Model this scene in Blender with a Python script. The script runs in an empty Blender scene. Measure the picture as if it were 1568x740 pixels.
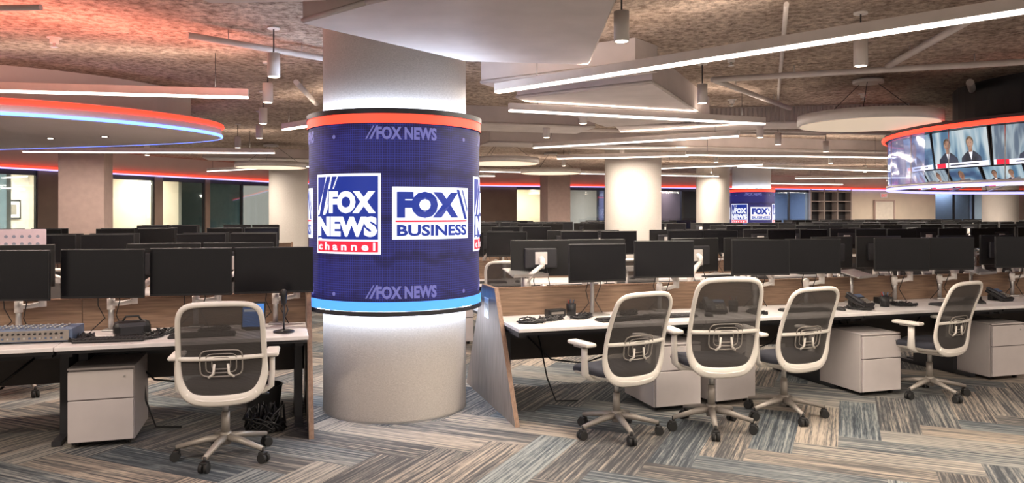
import bpy, bmesh, math, random
from mathutils import Vector, Matrix
random.seed(7)
sc = bpy.context.scene
col = sc.collection
R17 = math.radians(17)
U = Vector((math.cos(R17), math.sin(R17), 0)); V = Vector((-math.sin(R17), math.cos(R17), 0))
ORG = Vector((0.05, 5.65, 0))
def row(t, s, z=0.0):
    return ORG + U*t + V*s + Vector((0, 0, z))

# ------------------------------------------------------------------ materials
def new_mat(name):
    m = bpy.data.materials.new(name); m.use_nodes = True
    nt = m.node_tree
    return m, nt, nt.nodes['Principled BSDF']
def pm(name, c, rough=0.5, metal=0.0, var=0.06, vscale=8.0, bump=0.0, bscale=200.0):
    m, nt, b = new_mat(name)
    tc = nt.nodes.new('ShaderNodeTexCoord')
    n = nt.nodes.new('ShaderNodeTexNoise'); n.inputs['Scale'].default_value = vscale; n.inputs['Detail'].default_value = 3
    nt.links.new(tc.outputs['Object'], n.inputs['Vector'])
    r = nt.nodes.new('ShaderNodeValToRGB')
    r.color_ramp.elements[0].position = 0.3; r.color_ramp.elements[1].position = 0.7
    r.color_ramp.elements[0].color = (*[x*(1-var) for x in c], 1)
    r.color_ramp.elements[1].color = (*[min(1, x*(1+var)) for x in c], 1)
    nt.links.new(n.outputs['Fac'], r.inputs['Fac']); nt.links.new(r.outputs['Color'], b.inputs['Base Color'])
    b.inputs['Roughness'].default_value = rough; b.inputs['Metallic'].default_value = metal
    if bump > 0:
        n2 = nt.nodes.new('ShaderNodeTexNoise'); n2.inputs['Scale'].default_value = bscale; n2.inputs['Detail'].default_value = 2
        nt.links.new(tc.outputs['Object'], n2.inputs['Vector'])
        bp = nt.nodes.new('ShaderNodeBump'); bp.inputs['Strength'].default_value = bump; bp.inputs['Distance'].default_value = 0.01
        nt.links.new(n2.outputs['Fac'], bp.inputs['Height']); nt.links.new(bp.outputs['Normal'], b.inputs['Normal'])
    return m
def em(name, c, s):
    m, nt, b = new_mat(name)
    b.inputs['Base Color'].default_value = (*[x*.5 for x in c], 1)
    b.inputs['Emission Color'].default_value = (*c, 1); b.inputs['Emission Strength'].default_value = s
    return m

M_white = pm('laminate_white', (0.78, 0.75, 0.74), 0.35)
M_frame = pm('chair_shell_white', (0.80, 0.76, 0.70), 0.4, var=.02)
M_black = pm('black_plastic', (0.012, 0.012, 0.013), 0.4)
M_screen = pm('monitor_glass', (0.008, 0.008, 0.010), 0.22)
M_dark = pm('dark_metal', (0.03, 0.03, 0.035), 0.45)
M_silver = pm('brushed_silver', (0.55, 0.54, 0.53), 0.35, 0.8)
M_basegrey = pm('chair_base_grey', (0.33, 0.30, 0.27), 0.4, 0.3)
M_seat = pm('seat_fabric', (0.035, 0.037, 0.05), 0.95, bump=0.3)
M_ped = pm('pedestal_paint', (0.60, 0.55, 0.54), 0.5, var=0.03)
M_pedgap = pm('pedestal_gap', (0.12, 0.10, 0.10), 0.6)
M_duct = pm('painted_duct', (0.64, 0.58, 0.56), 0.6, var=0.10, vscale=2.5)
M_pipe = pm('painted_pipe', (0.62, 0.57, 0.54), 0.5)
M_fix = pm('fixture_white', (0.74, 0.70, 0.67), 0.45)
M_grille = pm('grille_grey', (0.40, 0.36, 0.35), 0.6)
M_wallb = pm('wall_beige', (0.66, 0.57, 0.47), 0.8, var=0.05, vscale=2)
M_wallbrown = pm('wall_brown', (0.20, 0.14, 0.11), 0.8, var=0.1, vscale=2)
M_shelfwood = pm('shelf_grey', (0.35, 0.29, 0.26), 0.7)
M_wallblue = pm('wall_bluegrey', (0.26, 0.28, 0.36), 0.7)
M_walloff = pm('office_wall_pale', (0.74, 0.68, 0.60), 0.8)
M_teal = pm('office_teal_wall', (0.30, 0.46, 0.48), 0.7)
M_pillar = pm('pillar_paint_tan', (0.46, 0.34, 0.30), 0.7)
M_soffit = pm('soffit_paint', (0.74, 0.65, 0.62), 0.7, var=0.03, vscale=2)
M_chrome = pm('rubber_black', (0.02, 0.02, 0.02), 0.7)
M_paper = pm('paper_white', (0.85, 0.85, 0.85), 0.7)
M_mixer = pm('mixer_blue', (0.10, 0.14, 0.23), 0.5)
M_pinkpeg = pm('pegboard_lilac', (0.66, 0.54, 0.60), 0.6)
M_keys = pm('key_caps', (0.03, 0.03, 0.033), 0.55)
M_under = pm('modesty_panel_dark', (0.055, 0.045, 0.04), 0.7)
M_logo_r = pm('pen_red', (.4, .03, .03), .5)
E_strip = em('linear_diffuser', (1.0, 0.86, 0.77), 5.0)
E_can = em('downlight_lens', (1.0, 0.85, 0.68), 14.0)
E_disc = em('disc_diffuser', (1.0, 0.80, 0.60), 0.52)
E_discb = em('disc_diffuser_lit', (1.0, 0.80, 0.60), 1.0)
E_red = em('led_red', (1.0, 0.05, 0.025), 2.4)
E_blue = em('led_blue', (0.10, 0.20, 1.0), 5.0)
E_cyan = em('led_cyan', (0.07, 0.30, 0.90), 1.6)
E_lav = em('led_lavender', (0.45, 0.42, 1.0), 2.0)
E_cool = em('cool_wash_led', (0.68, 0.79, 1.0), 42.0)
E_white = em('screen_white', (0.86, 0.90, 1.0), 1.0)
E_logoblue = em('screen_logo_blue', (0.008, 0.030, 0.27), 1.0)
E_logored = em('screen_logo_red', (0.75, 0.02, 0.05), 1.0)
E_mute = em('screen_muted', (0.14, 0.14, 0.38), 1.0)
E_dispblue = em('small_display_blue', (0.06, 0.25, 0.7), .7)

def wood(name, c1, c2, along='X'):
    m, nt, b = new_mat(name)
    tc = nt.nodes.new('ShaderNodeTexCoord'); mp = nt.nodes.new('ShaderNodeMapping')
    mp.inputs['Scale'].default_value = (1.5, 25, 25) if along == 'X' else (25, 25, 1.5)
    n = nt.nodes.new('ShaderNodeTexNoise'); n.inputs['Scale'].default_value = 2.5; n.inputs['Detail'].default_value = 5
    r = nt.nodes.new('ShaderNodeValToRGB')
    r.color_ramp.elements[0].position = 0.35; r.color_ramp.elements[1].position = 0.68
    r.color_ramp.elements[0].color = (*c1, 1); r.color_ramp.elements[1].color = (*c2, 1)
    nt.links.new(tc.outputs['Object'], mp.inputs['Vector']); nt.links.new(mp.outputs['Vector'], n.inputs['Vector'])
    nt.links.new(n.outputs['Fac'], r.inputs['Fac']); nt.links.new(r.outputs['Color'], b.inputs['Base Color'])
    b.inputs['Roughness'].default_value = 0.5
    return m
M_wood = wood('walnut_screen', (0.19, 0.12, 0.08), (0.32, 0.21, 0.14), 'X')
M_gable = wood('taupe_gable', (0.19, 0.155, 0.135), (0.30, 0.255, 0.225), 'Z')
M_woodedge = wood('wood_edge', (0.24, 0.14, 0.09), (0.34, 0.21, 0.14), 'Z')

def mesh_fabric():
    m, nt, b = new_mat('chair_mesh_fabric')
    b.inputs['Base Color'].default_value = (0.055, 0.050, 0.048, 1); b.inputs['Roughness'].default_value = 0.8
    tr = nt.nodes.new('ShaderNodeBsdfTransparent'); mx = nt.nodes.new('ShaderNodeMixShader')
    tc = nt.nodes.new('ShaderNodeTexCoord'); w = nt.nodes.new('ShaderNodeTexWave'); w.bands_direction = 'Z'
    w.inputs['Scale'].default_value = 60
    nt.links.new(tc.outputs['Object'], w.inputs['Vector'])
    mr = nt.nodes.new('ShaderNodeMapRange'); mr.inputs['To Min'].default_value = 0.78; mr.inputs['To Max'].default_value = 0.99
    nt.links.new(w.outputs['Fac'], mr.inputs['Value']); nt.links.new(mr.outputs['Result'], mx.inputs['Fac'])
    nt.links.new(tr.outputs[0], mx.inputs[1]); nt.links.new(b.outputs[0], mx.inputs[2])
    nt.links.new(mx.outputs[0], nt.nodes['Material Output'].inputs['Surface'])
    return m
M_mesh = mesh_fabric()
def glass_mat(name, tint, fac, rough=0.02, add=None):
    m, nt, b = new_mat(name)
    tr = nt.nodes.new('ShaderNodeBsdfTransparent'); tr.inputs['Color'].default_value = (*tint, 1)
    gl = nt.nodes.new('ShaderNodeBsdfGlossy'); gl.inputs['Roughness'].default_value = rough
    mx = nt.nodes.new('ShaderNodeMixShader'); mx.inputs['Fac'].default_value = fac
    nt.links.new(tr.outputs[0], mx.inputs[1]); nt.links.new(gl.outputs[0], mx.inputs[2])
    out = mx.outputs[0]
    if add:
        e = nt.nodes.new('ShaderNodeEmission'); e.inputs['Color'].default_value = (*add, 1); e.inputs['Strength'].default_value = 0.25
        a = nt.nodes.new('ShaderNodeAddShader'); nt.links.new(out, a.inputs[0]); nt.links.new(e.outputs[0], a.inputs[1]); out = a.outputs[0]
    nt.links.new(out, nt.nodes['Material Output'].inputs['Surface'])
    return m
M_glass = glass_mat('office_glass', (0.85, 0.93, 0.94), 0.08)
M_ringglass = glass_mat('led_ring_glass', (0.6, 0.68, 0.85), 0.3, 0.08, (0.28, 0.34, 0.75))

def pillar_mat():
    m, nt, b = new_mat('pillar_wallcovering')
    tc = nt.nodes.new('ShaderNodeTexCoord'); mp = nt.nodes.new('ShaderNodeMapping'); mp.inputs['Scale'].default_value = (1, 1, 2.2)
    n = nt.nodes.new('ShaderNodeTexNoise'); n.inputs['Scale'].default_value = 80; n.inputs['Detail'].default_value = 4
    r = nt.nodes.new('ShaderNodeValToRGB')
    r.color_ramp.elements[0].position = 0.3; r.color_ramp.elements[0].color = (0.46, 0.425, 0.39, 1)
    r.color_ramp.elements[1].position = 0.7; r.color_ramp.elements[1].color = (0.60, 0.56, 0.52, 1)
    bp = nt.nodes.new('ShaderNodeBump'); bp.inputs['Strength'].default_value = 0.12; bp.inputs['Distance'].default_value = 0.006
    nt.links.new(tc.outputs['Object'], mp.inputs[0]); nt.links.new(mp.outputs[0], n.inputs['Vector'])
    nt.links.new(n.outputs['Fac'], r.inputs['Fac']); nt.links.new(r.outputs[0], b.inputs['Base Color'])
    nt.links.new(n.outputs['Fac'], bp.inputs['Height']); nt.links.new(bp.outputs[0], b.inputs['Normal'])
    b.inputs['Roughness'].default_value = 0.75
    return m
M_col = pillar_mat()

def ceiling_mat():
    m, nt, b = new_mat('sprayed_fireproofing')
    tc = nt.nodes.new('ShaderNodeTexCoord')
    n = nt.nodes.new('ShaderNodeTexNoise'); n.inputs['Scale'].default_value = 17; n.inputs['Detail'].default_value = 9; n.inputs['Roughness'].default_value = 0.75
    n3 = nt.nodes.new('ShaderNodeTexNoise'); n3.inputs['Scale'].default_value = 1.6; n3.inputs['Detail'].default_value = 5
    for q in (n, n3): nt.links.new(tc.outputs['Object'], q.inputs['Vector'])
    r = nt.nodes.new('ShaderNodeValToRGB')
    r.color_ramp.elements[0].position = 0.36; r.color_ramp.elements[0].color = (0.20, 0.14, 0.105, 1)
    r.color_ramp.elements[1].position = 0.60; r.color_ramp.elements[1].color = (0.78, 0.65, 0.54, 1)
    r2 = nt.nodes.new('ShaderNodeValToRGB')
    r2.color_ramp.elements[0].position = 0.35; r2.color_ramp.elements[0].color = (0.70, 0.66, 0.64, 1)
    r2.color_ramp.elements[1].position = 0.65; r2.color_ramp.elements[1].color = (1, 1, 1, 1)
    mx = nt.nodes.new('ShaderNodeMix'); mx.data_type = 'RGBA'; mx.blend_type = 'MULTIPLY'; mx.inputs[0].default_value = 1
    nt.links.new(n.outputs['Fac'], r.inputs['Fac']); nt.links.new(n3.outputs['Fac'], r2.inputs['Fac'])
    nt.links.new(r.outputs[0], mx.inputs[6]); nt.links.new(r2.outputs[0], mx.inputs[7]); nt.links.new(mx.outputs[2], b.inputs['Base Color'])
    bp = nt.nodes.new('ShaderNodeBump'); bp.inputs['Strength'].default_value = 0.9; bp.inputs['Distance'].default_value = 0.045
    nt.links.new(n.outputs['Fac'], bp.inputs['Height']); nt.links.new(bp.outputs[0], b.inputs['Normal'])
    b.inputs['Roughness'].default_value = 0.95
    return m
M_ceil = ceiling_mat()

def carpet_mat():
    m, nt, b = new_mat('carpet_plank')
    L = nt.links
    uv = nt.nodes.new('ShaderNodeUVMap'); uv.uv_map = 'UVMap'
    mp = nt.nodes.new('ShaderNodeMapping'); mp.inputs['Scale'].default_value = (1.1, 55, 1)
    n = nt.nodes.new('ShaderNodeTexNoise'); n.inputs['Scale'].default_value = 1; n.inputs['Detail'].default_value = 2
    mp2 = nt.nodes.new('ShaderNodeMapping'); mp2.inputs['Scale'].default_value = (9, 120, 1)
    n2 = nt.nodes.new('ShaderNodeTexNoise'); n2.inputs['Scale'].default_value = 1; n2.inputs['Detail'].default_value = 2
    L.new(uv.outputs[0], mp.inputs[0]); L.new(mp.outputs[0], n.inputs['Vector'])
    L.new(uv.outputs[0], mp2.inputs[0]); L.new(mp2.outputs[0], n2.inputs['Vector'])
    ad = nt.nodes.new('ShaderNodeMath'); ad.operation = 'ADD'
    ml = nt.nodes.new('ShaderNodeMath'); ml.operation = 'MULTIPLY'; ml.inputs[1].default_value = 0.5
    L.new(n2.outputs['Fac'], ml.inputs[0]); L.new(n.outputs['Fac'], ad.inputs[0]); L.new(ml.outputs[0], ad.inputs[1])
    at = nt.nodes.new('ShaderNodeAttribute'); at.attribute_name = 'tint'
    sep = nt.nodes.new('ShaderNodeSeparateColor'); L.new(at.outputs['Color'], sep.inputs[0])
    sh = nt.nodes.new('ShaderNodeMath'); sh.operation = 'MULTIPLY_ADD'; sh.inputs[1].default_value = 0.22; sh.inputs[2].default_value = -0.12
    L.new(sep.outputs[0], sh.inputs[0])
    a2 = nt.nodes.new('ShaderNodeMath'); a2.operation = 'ADD'; L.new(ad.outputs[0], a2.inputs[0]); L.new(sh.outputs[0], a2.inputs[1])
    r = nt.nodes.new('ShaderNodeValToRGB')
    e = r.color_ramp.elements
    e[0].position = 0.58; e[0].color = (0.060, 0.062, 0.067, 1)
    e[1].position = 0.92; e[1].color = (0.42, 0.365, 0.31, 1)
    for p, c in ((0.68, (0.125, 0.125, 0.127, 1)), (0.75, (0.20, 0.185, 0.17, 1)), (0.82, (0.29, 0.26, 0.228, 1))):
        q = e.new(p); q.color = c
    L.new(a2.outputs[0], r.inputs['Fac'])
    r2 = nt.nodes.new('ShaderNodeValToRGB')
    e2 = r2.color_ramp.elements
    e2[0].position = 0.0; e2[0].color = (0.68, 0.84, 0.96, 1); e2[1].position = 0.65; e2[1].color = (1.0, 0.96, 0.91, 1)
    L.new(sep.outputs[1], r2.inputs['Fac'])
    mx = nt.nodes.new('ShaderNodeMix'); mx.data_type = 'RGBA'; mx.blend_type = 'MULTIPLY'; mx.inputs[0].default_value = 1
    L.new(r.outputs[0], mx.inputs[6]); L.new(r2.outputs[0], mx.inputs[7]); L.new(mx.outputs[2], b.inputs['Base Color'])
    b.inputs['Roughness'].default_value = 0.95
    return m
M_carpet = carpet_mat()

def led_mat():
    m, nt, b = new_mat('led_panel_navy')
    L = nt.links
    uv = nt.nodes.new('ShaderNodeUVMap'); uv.uv_map = 'UVMap'
    br = nt.nodes.new('ShaderNodeTexBrick'); br.offset = 0
    br.inputs['Scale'].default_value = 1; br.inputs['Brick Width'].default_value = 0.018; br.inputs['Row Height'].default_value = 0.018
    br.inputs['Mortar Size'].default_value = 0.0024; br.inputs['Mortar Smooth'].default_value = 0.4
    br.inputs['Color1'].default_value = (0.007, 0.005, 0.062, 1); br.inputs['Color2'].default_value = (0.009, 0.006, 0.074, 1)
    br.inputs['Mortar'].default_value = (0.034, 0.042, 0.27, 1)
    L.new(uv.outputs[0], br.inputs['Vector'])
    w = nt.nodes.new('ShaderNodeTexWave'); w.wave_type = 'RINGS'; w.inputs['Scale'].default_value = 3.5; w.inputs['Distortion'].default_value = 2.5
    mpw = nt.nodes.new('ShaderNodeMapping'); mpw.inputs['Scale'].default_value = (1.5, 0.28, 1)
    L.new(uv.outputs[0], mpw.inputs[0]); L.new(mpw.outputs[0], w.inputs['Vector'])
    r = nt.nodes.new('ShaderNodeValToRGB'); r.color_ramp.elements[0].color = (0.5, 0.45, 0.55, 1); r.color_ramp.elements[1].position = 0.2
    L.new(w.outputs['Fac'], r.inputs['Fac'])
    mx = nt.nodes.new('ShaderNodeMix'); mx.data_type = 'RGBA'; mx.blend_type = 'MULTIPLY'; mx.inputs[0].default_value = 1
    L.new(br.outputs['Color'], mx.inputs[6]); L.new(r.outputs[0], mx.inputs[7])
    L.new(mx.outputs[2], b.inputs['Emission Color']); b.inputs['Emission Strength'].default_value = 1.0
    b.inputs['Base Color'].default_value = (0.01, 0.01, 0.02, 1); b.inputs['Roughness'].default_value = 0.6
    return m
M_led = led_mat()

def soft_em(name, stops, scale, seed, strength=0.8, stretch=(1, 1, 1)):
    m, nt, b = new_mat(name)
    tc = nt.nodes.new('ShaderNodeTexCoord')
    v = nt.nodes.new('ShaderNodeTexNoise'); v.inputs['Scale'].default_value = scale; v.inputs['Detail'].default_value = 2
    mp = nt.nodes.new('ShaderNodeMapping'); mp.inputs['Location'].default_value = (seed*3.1, seed*1.7, seed); mp.inputs['Scale'].default_value = stretch
    nt.links.new(tc.outputs['Object'], mp.inputs[0]); nt.links.new(mp.outputs[0], v.inputs['Vector'])
    r = nt.nodes.new('ShaderNodeValToRGB'); e = r.color_ramp.elements
    e[0].position = stops[0][0]; e[0].color = (*stops[0][1], 1); e[1].position = stops[-1][0]; e[1].color = (*stops[-1][1], 1)
    for p, c in stops[1:-1]:
        q = e.new(p); q.color = (*c, 1)
    nt.links.new(v.outputs['Fac'], r.inputs['Fac'])
    nt.links.new(r.outputs[0], b.inputs['Emission Color']); b.inputs['Emission Strength'].default_value = strength
    b.inputs['Base Color'].default_value = (0.01, 0.01, 0.01, 1)
    return m
M_news = [soft_em('tv_picture_0', [(.38, (.10, .22, .36)), (.5, (.38, .55, .66)), (.62, (.72, .82, .86))], 3, 1, .8, (3, 1, .6)),
          soft_em('tv_picture_1', [(.36, (.16, .22, .30)), (.48, (.50, .60, .66)), (.55, (.28, .40, .50)), (.66, (.75, .80, .82))], 4, 2, .75, (3, 1, .5)),
          soft_em('tv_picture_2', [(.38, (.05, .10, .22)), (.5, (.15, .30, .46)), (.62, (.50, .62, .72))], 3, 3, .8, (1, 1, 2))]
E_skin = soft_em('tv_face', [(.40, (.30, .14, .085)), (.60, (.62, .37, .26))], 9, 4, .8)
E_hair = soft_em('tv_hair', [(.40, (.10, .06, .035)), (.60, (.34, .25, .16))], 14, 5, .7)
E_tvdark = soft_em('tv_suit', [(.40, (.012, .016, .03)), (.62, (.05, .06, .10))], 8, 6, .9)

# ------------------------------------------------------------------ mesh builder
class MB:
    def __init__(s):
        s.bm = bmesh.new(); s.mats = []; s.uv = s.bm.loops.layers.uv.new('UVMap')
    def mi(s, m):
        if m not in s.mats: s.mats.append(m)
        return s.mats.index(m)
    def _fin(s, faces, mat, smooth=False):
        i = s.mi(mat)
        for f in faces:
            f.material_index = i; f.smooth = smooth
    def box(s, c, size, mat, bev=0.0, rot=None, M=None):
        r = bmesh.ops.create_cube(s.bm, size=1.0)
        vs = r['verts']
        T = Matrix.Translation(Vector(c))
        if rot is not None: T = T @ rot
        T = T @ Matrix.Diagonal((*size, 1))
        if M is not None: T = M @ T
        bmesh.ops.transform(s.bm, matrix=T, verts=vs)
        fs = list({f for v in vs for f in v.link_faces})
        s._fin(fs, mat)
        if bev > 0:
            es = list({e for v in vs for e in v.link_edges})
            r2 = bmesh.ops.bevel(s.bm, geom=es, offset=bev, segments=2, affect='EDGES', profile=0.5, clamp_overlap=True)
            s._fin(r2['faces'], mat)
    def ring(s, c, ax1, ax2, r1, r2, n):
        return [s.bm.verts.new(Vector(c) + ax1*(r1*math.cos(2*math.pi*i/n)) + ax2*(r2*math.sin(2*math.pi*i/n))) for i in range(n)]
    def tube(s, pts, rad, mat, n=8, closed=False, up=None, cap=True, rad2=None):
        pts = [Vector(p) for p in pts]; N = len(pts); rings = []
        prev = None
        for i, p in enumerate(pts):
            if closed: d = pts[(i+1) % N] - pts[i-1]
            else: d = pts[min(i+1, N-1)] - pts[max(i-1, 0)]
            d.normalize()
            if up is not None: a = Vector(up)
            elif prev is not None: a = prev
            else: a = Vector((0, 0, 1)) if abs(d.z) < 0.9 else Vector((1, 0, 0))
            a = (a - d*a.dot(d)).normalized(); prev = a
            b = d.cross(a)
            r = rad[i] if isinstance(rad, (list, tuple)) else rad
            q = r if rad2 is None else (rad2[i] if isinstance(rad2, (list, tuple)) else rad2)
            rings.append(s.ring(p, a, b, r, q, n))
        fs = []
        rng = range(N if closed else N-1)
        for i in rng:
            A, B = rings[i], rings[(i+1) % N]
            for j in range(n):
                fs.append(s.bm.faces.new((A[j], A[(j+1) % n], B[(j+1) % n], B[j])))
        s._fin(fs, mat, True)
        if cap and not closed:
            s._fin([s.bm.faces.new(rings[0][::-1]), s.bm.faces.new(rings[-1])], mat)
    def cyl(s, p1, p2, r, mat, n=16, r2=None):
        s.tube([p1, p2], [r, r if r2 is None else r2], mat, n)
    def prism(s, poly, z0, z1, mat, side=None, M=None):
        a = [s.bm.verts.new((x, y, z0)) for x, y in poly]; b = [s.bm.verts.new((x, y, z1)) for x, y in poly]
        n = len(poly)
        s._fin([s.bm.faces.new(a[::-1]), s.bm.faces.new(b)], mat)
        s._fin([s.bm.faces.new((a[i], a[(i+1) % n], b[(i+1) % n], b[i])) for i in range(n)], side or mat)
        if M is not None: bmesh.ops.transform(s.bm, matrix=M, verts=a+b)
    def surf(s, fn, nu, nv, mat, smooth=True, uvfn=None):
        g = [[s.bm.verts.new(fn(i/nu, j/nv)) for j in range(nv+1)] for i in range(nu+1)]
        fs = []
        for i in range(nu):
            for j in range(nv):
                f = s.bm.faces.new((g[i][j], g[i+1][j], g[i+1][j+1], g[i][j+1])); fs.append(f)
                if uvfn:
                    for l, (a, b) in zip(f.loops, ((i, j), (i+1, j), (i+1, j+1), (i, j+1))):
                        l[s.uv].uv = uvfn(a/nu, b/nv)
        s._fin(fs, mat, smooth)
    def raw(s, verts, faces, mat):
        vs = [s.bm.verts.new(v) for v in verts]; fs = []
        for f in faces:
            try: fs.append(s.bm.faces.new([vs[i] for i in f]))
            except Exception: pass
        s._fin(fs, mat)
    def mesh(s, name):
        me = bpy.data.meshes.new(name)
        s.bm.to_mesh(me); s.bm.free()
        for m in s.mats: me.materials.append(m)
        return me
def put(name, me, loc=(0, 0, 0), rz=0.0, rot=None, sc_=None):
    o = bpy.data.objects.new(name, me); o.location = loc
    o.rotation_euler = rot if rot else (0, 0, rz)
    if sc_: o.scale = sc_
    col.objects.link(o); return o

_tc = {}
def text_geo(t, bold=0.0):
    k = (t, bold)
    if k in _tc: return _tc[k]
    cu = bpy.data.curves.new('txt', 'FONT'); cu.body = t; cu.size = 1; cu.offset = bold; cu.resolution_u = 3
    ob = bpy.data.objects.new('txt', cu); col.objects.link(ob)
    dg = bpy.context.evaluated_depsgraph_get()
    me = bpy.data.meshes.new_from_object(ob.evaluated_get(dg))
    vs = [v.co.copy() for v in me.vertices]; fs = [tuple(p.vertices) for p in me.polygons]
    bpy.data.objects.remove(ob); bpy.data.curves.remove(cu); bpy.data.meshes.remove(me)
    x0 = min(v.x for v in vs); x1 = max(v.x for v in vs); y0 = min(v.y for v in vs); y1 = max(v.y for v in vs)
    vs = [((v.x-x0)/(x1-x0), (v.y-y0)/(y1-y0)) for v in vs]
    _tc[k] = (vs, fs); return _tc[k]

# ------------------------------------------------------------------ floor (herringbone carpet planks)
def build_floor():
    bm = bmesh.new(); uvl = bm.loops.layers.uv.new('UVMap'); cl = bm.loops.layers.float_color.new('tint')
    w = 0.28; n = 4; a = math.radians(-24); ca, sa = math.cos(a), math.sin(a)
    cx, cy = 4, 16
    def quad(x, y, dx, dy, vert):
        pts = [(x, y), (x+dx, y), (x+dx, y+dy), (x, y+dy)]
        P = [(cx + ca*p*w - sa*q*w, cy + sa*p*w + ca*q*w) for p, q in pts]
        mx = sum(p[0] for p in P)/4; my = sum(p[1] for p in P)/4
        if not (-17 < mx < 27 and -4 < my < 40): return
        f = bm.faces.new([bm.verts.new((*p, 0)) for p in P])
        ou, ov = random.random()*50, random.random()*50
        t = (random.random(), random.random(), random.random(), 1)
        loc = [(0, 0), (1, 0), (1, .25), (0, .25)] if not vert else [(0, 0), (0, .25), (1, .25), (1, 0)]
        for l, q in zip(f.loops, loc): l[uvl].uv = (q[0]+ou, q[1]+ov); l[cl] = t
    K = 128
    for y in range(-K, K):
        for m_ in range(-K//(2*n)-2, K//(2*n)+2):
            x = (y % (2*n)) + 2*n*m_
            quad(x, y, n, 1, False)
    for x in range(-K, K):
        for m_ in range(-K//(2*n)-2, K//(2*n)+2):
            y = (x % (2*n)) - 2*n + 1 + 2*n*m_
            quad(x, y, 1, n, True)
    me = bpy.data.meshes.new('floor'); bm.to_mesh(me); bm.free(); me.materials.append(M_carpet)
    put('floor', me)
build_floor()
b = MB(); b.box((5, 18, 3.2), (46, 46, 0.2), M_ceil); put('ceiling', b.mesh('ceiling'))
CZ = 3.1

# ------------------------------------------------------------------ main round pillar + LED display
CX, CY, CR, LR = -0.976, 6.29, 0.588, 0.70
def pillar_mesh(r, h=CZ):
    b = MB()
    b.surf(lambda i, j: Vector((r*math.cos(i*2*math.pi), r*math.sin(i*2*math.pi), h*j)), 72, 1, M_col)
    b.surf(lambda i, j: Vector((r*j*math.cos(i*2*math.pi), r*j*math.sin(i*2*math.pi), h)), 72, 1, M_col)
    b.surf(lambda i, j: Vector((r*math.cos(i*2*math.pi)*(1+.008), r*math.sin(i*2*math.pi)*(1+.008), .0+.012*j)), 72, 1, M_silver)
    return b.mesh('round_pillar')
put('round_pillar', pillar_mesh(CR), (CX, CY, 0))

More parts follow.
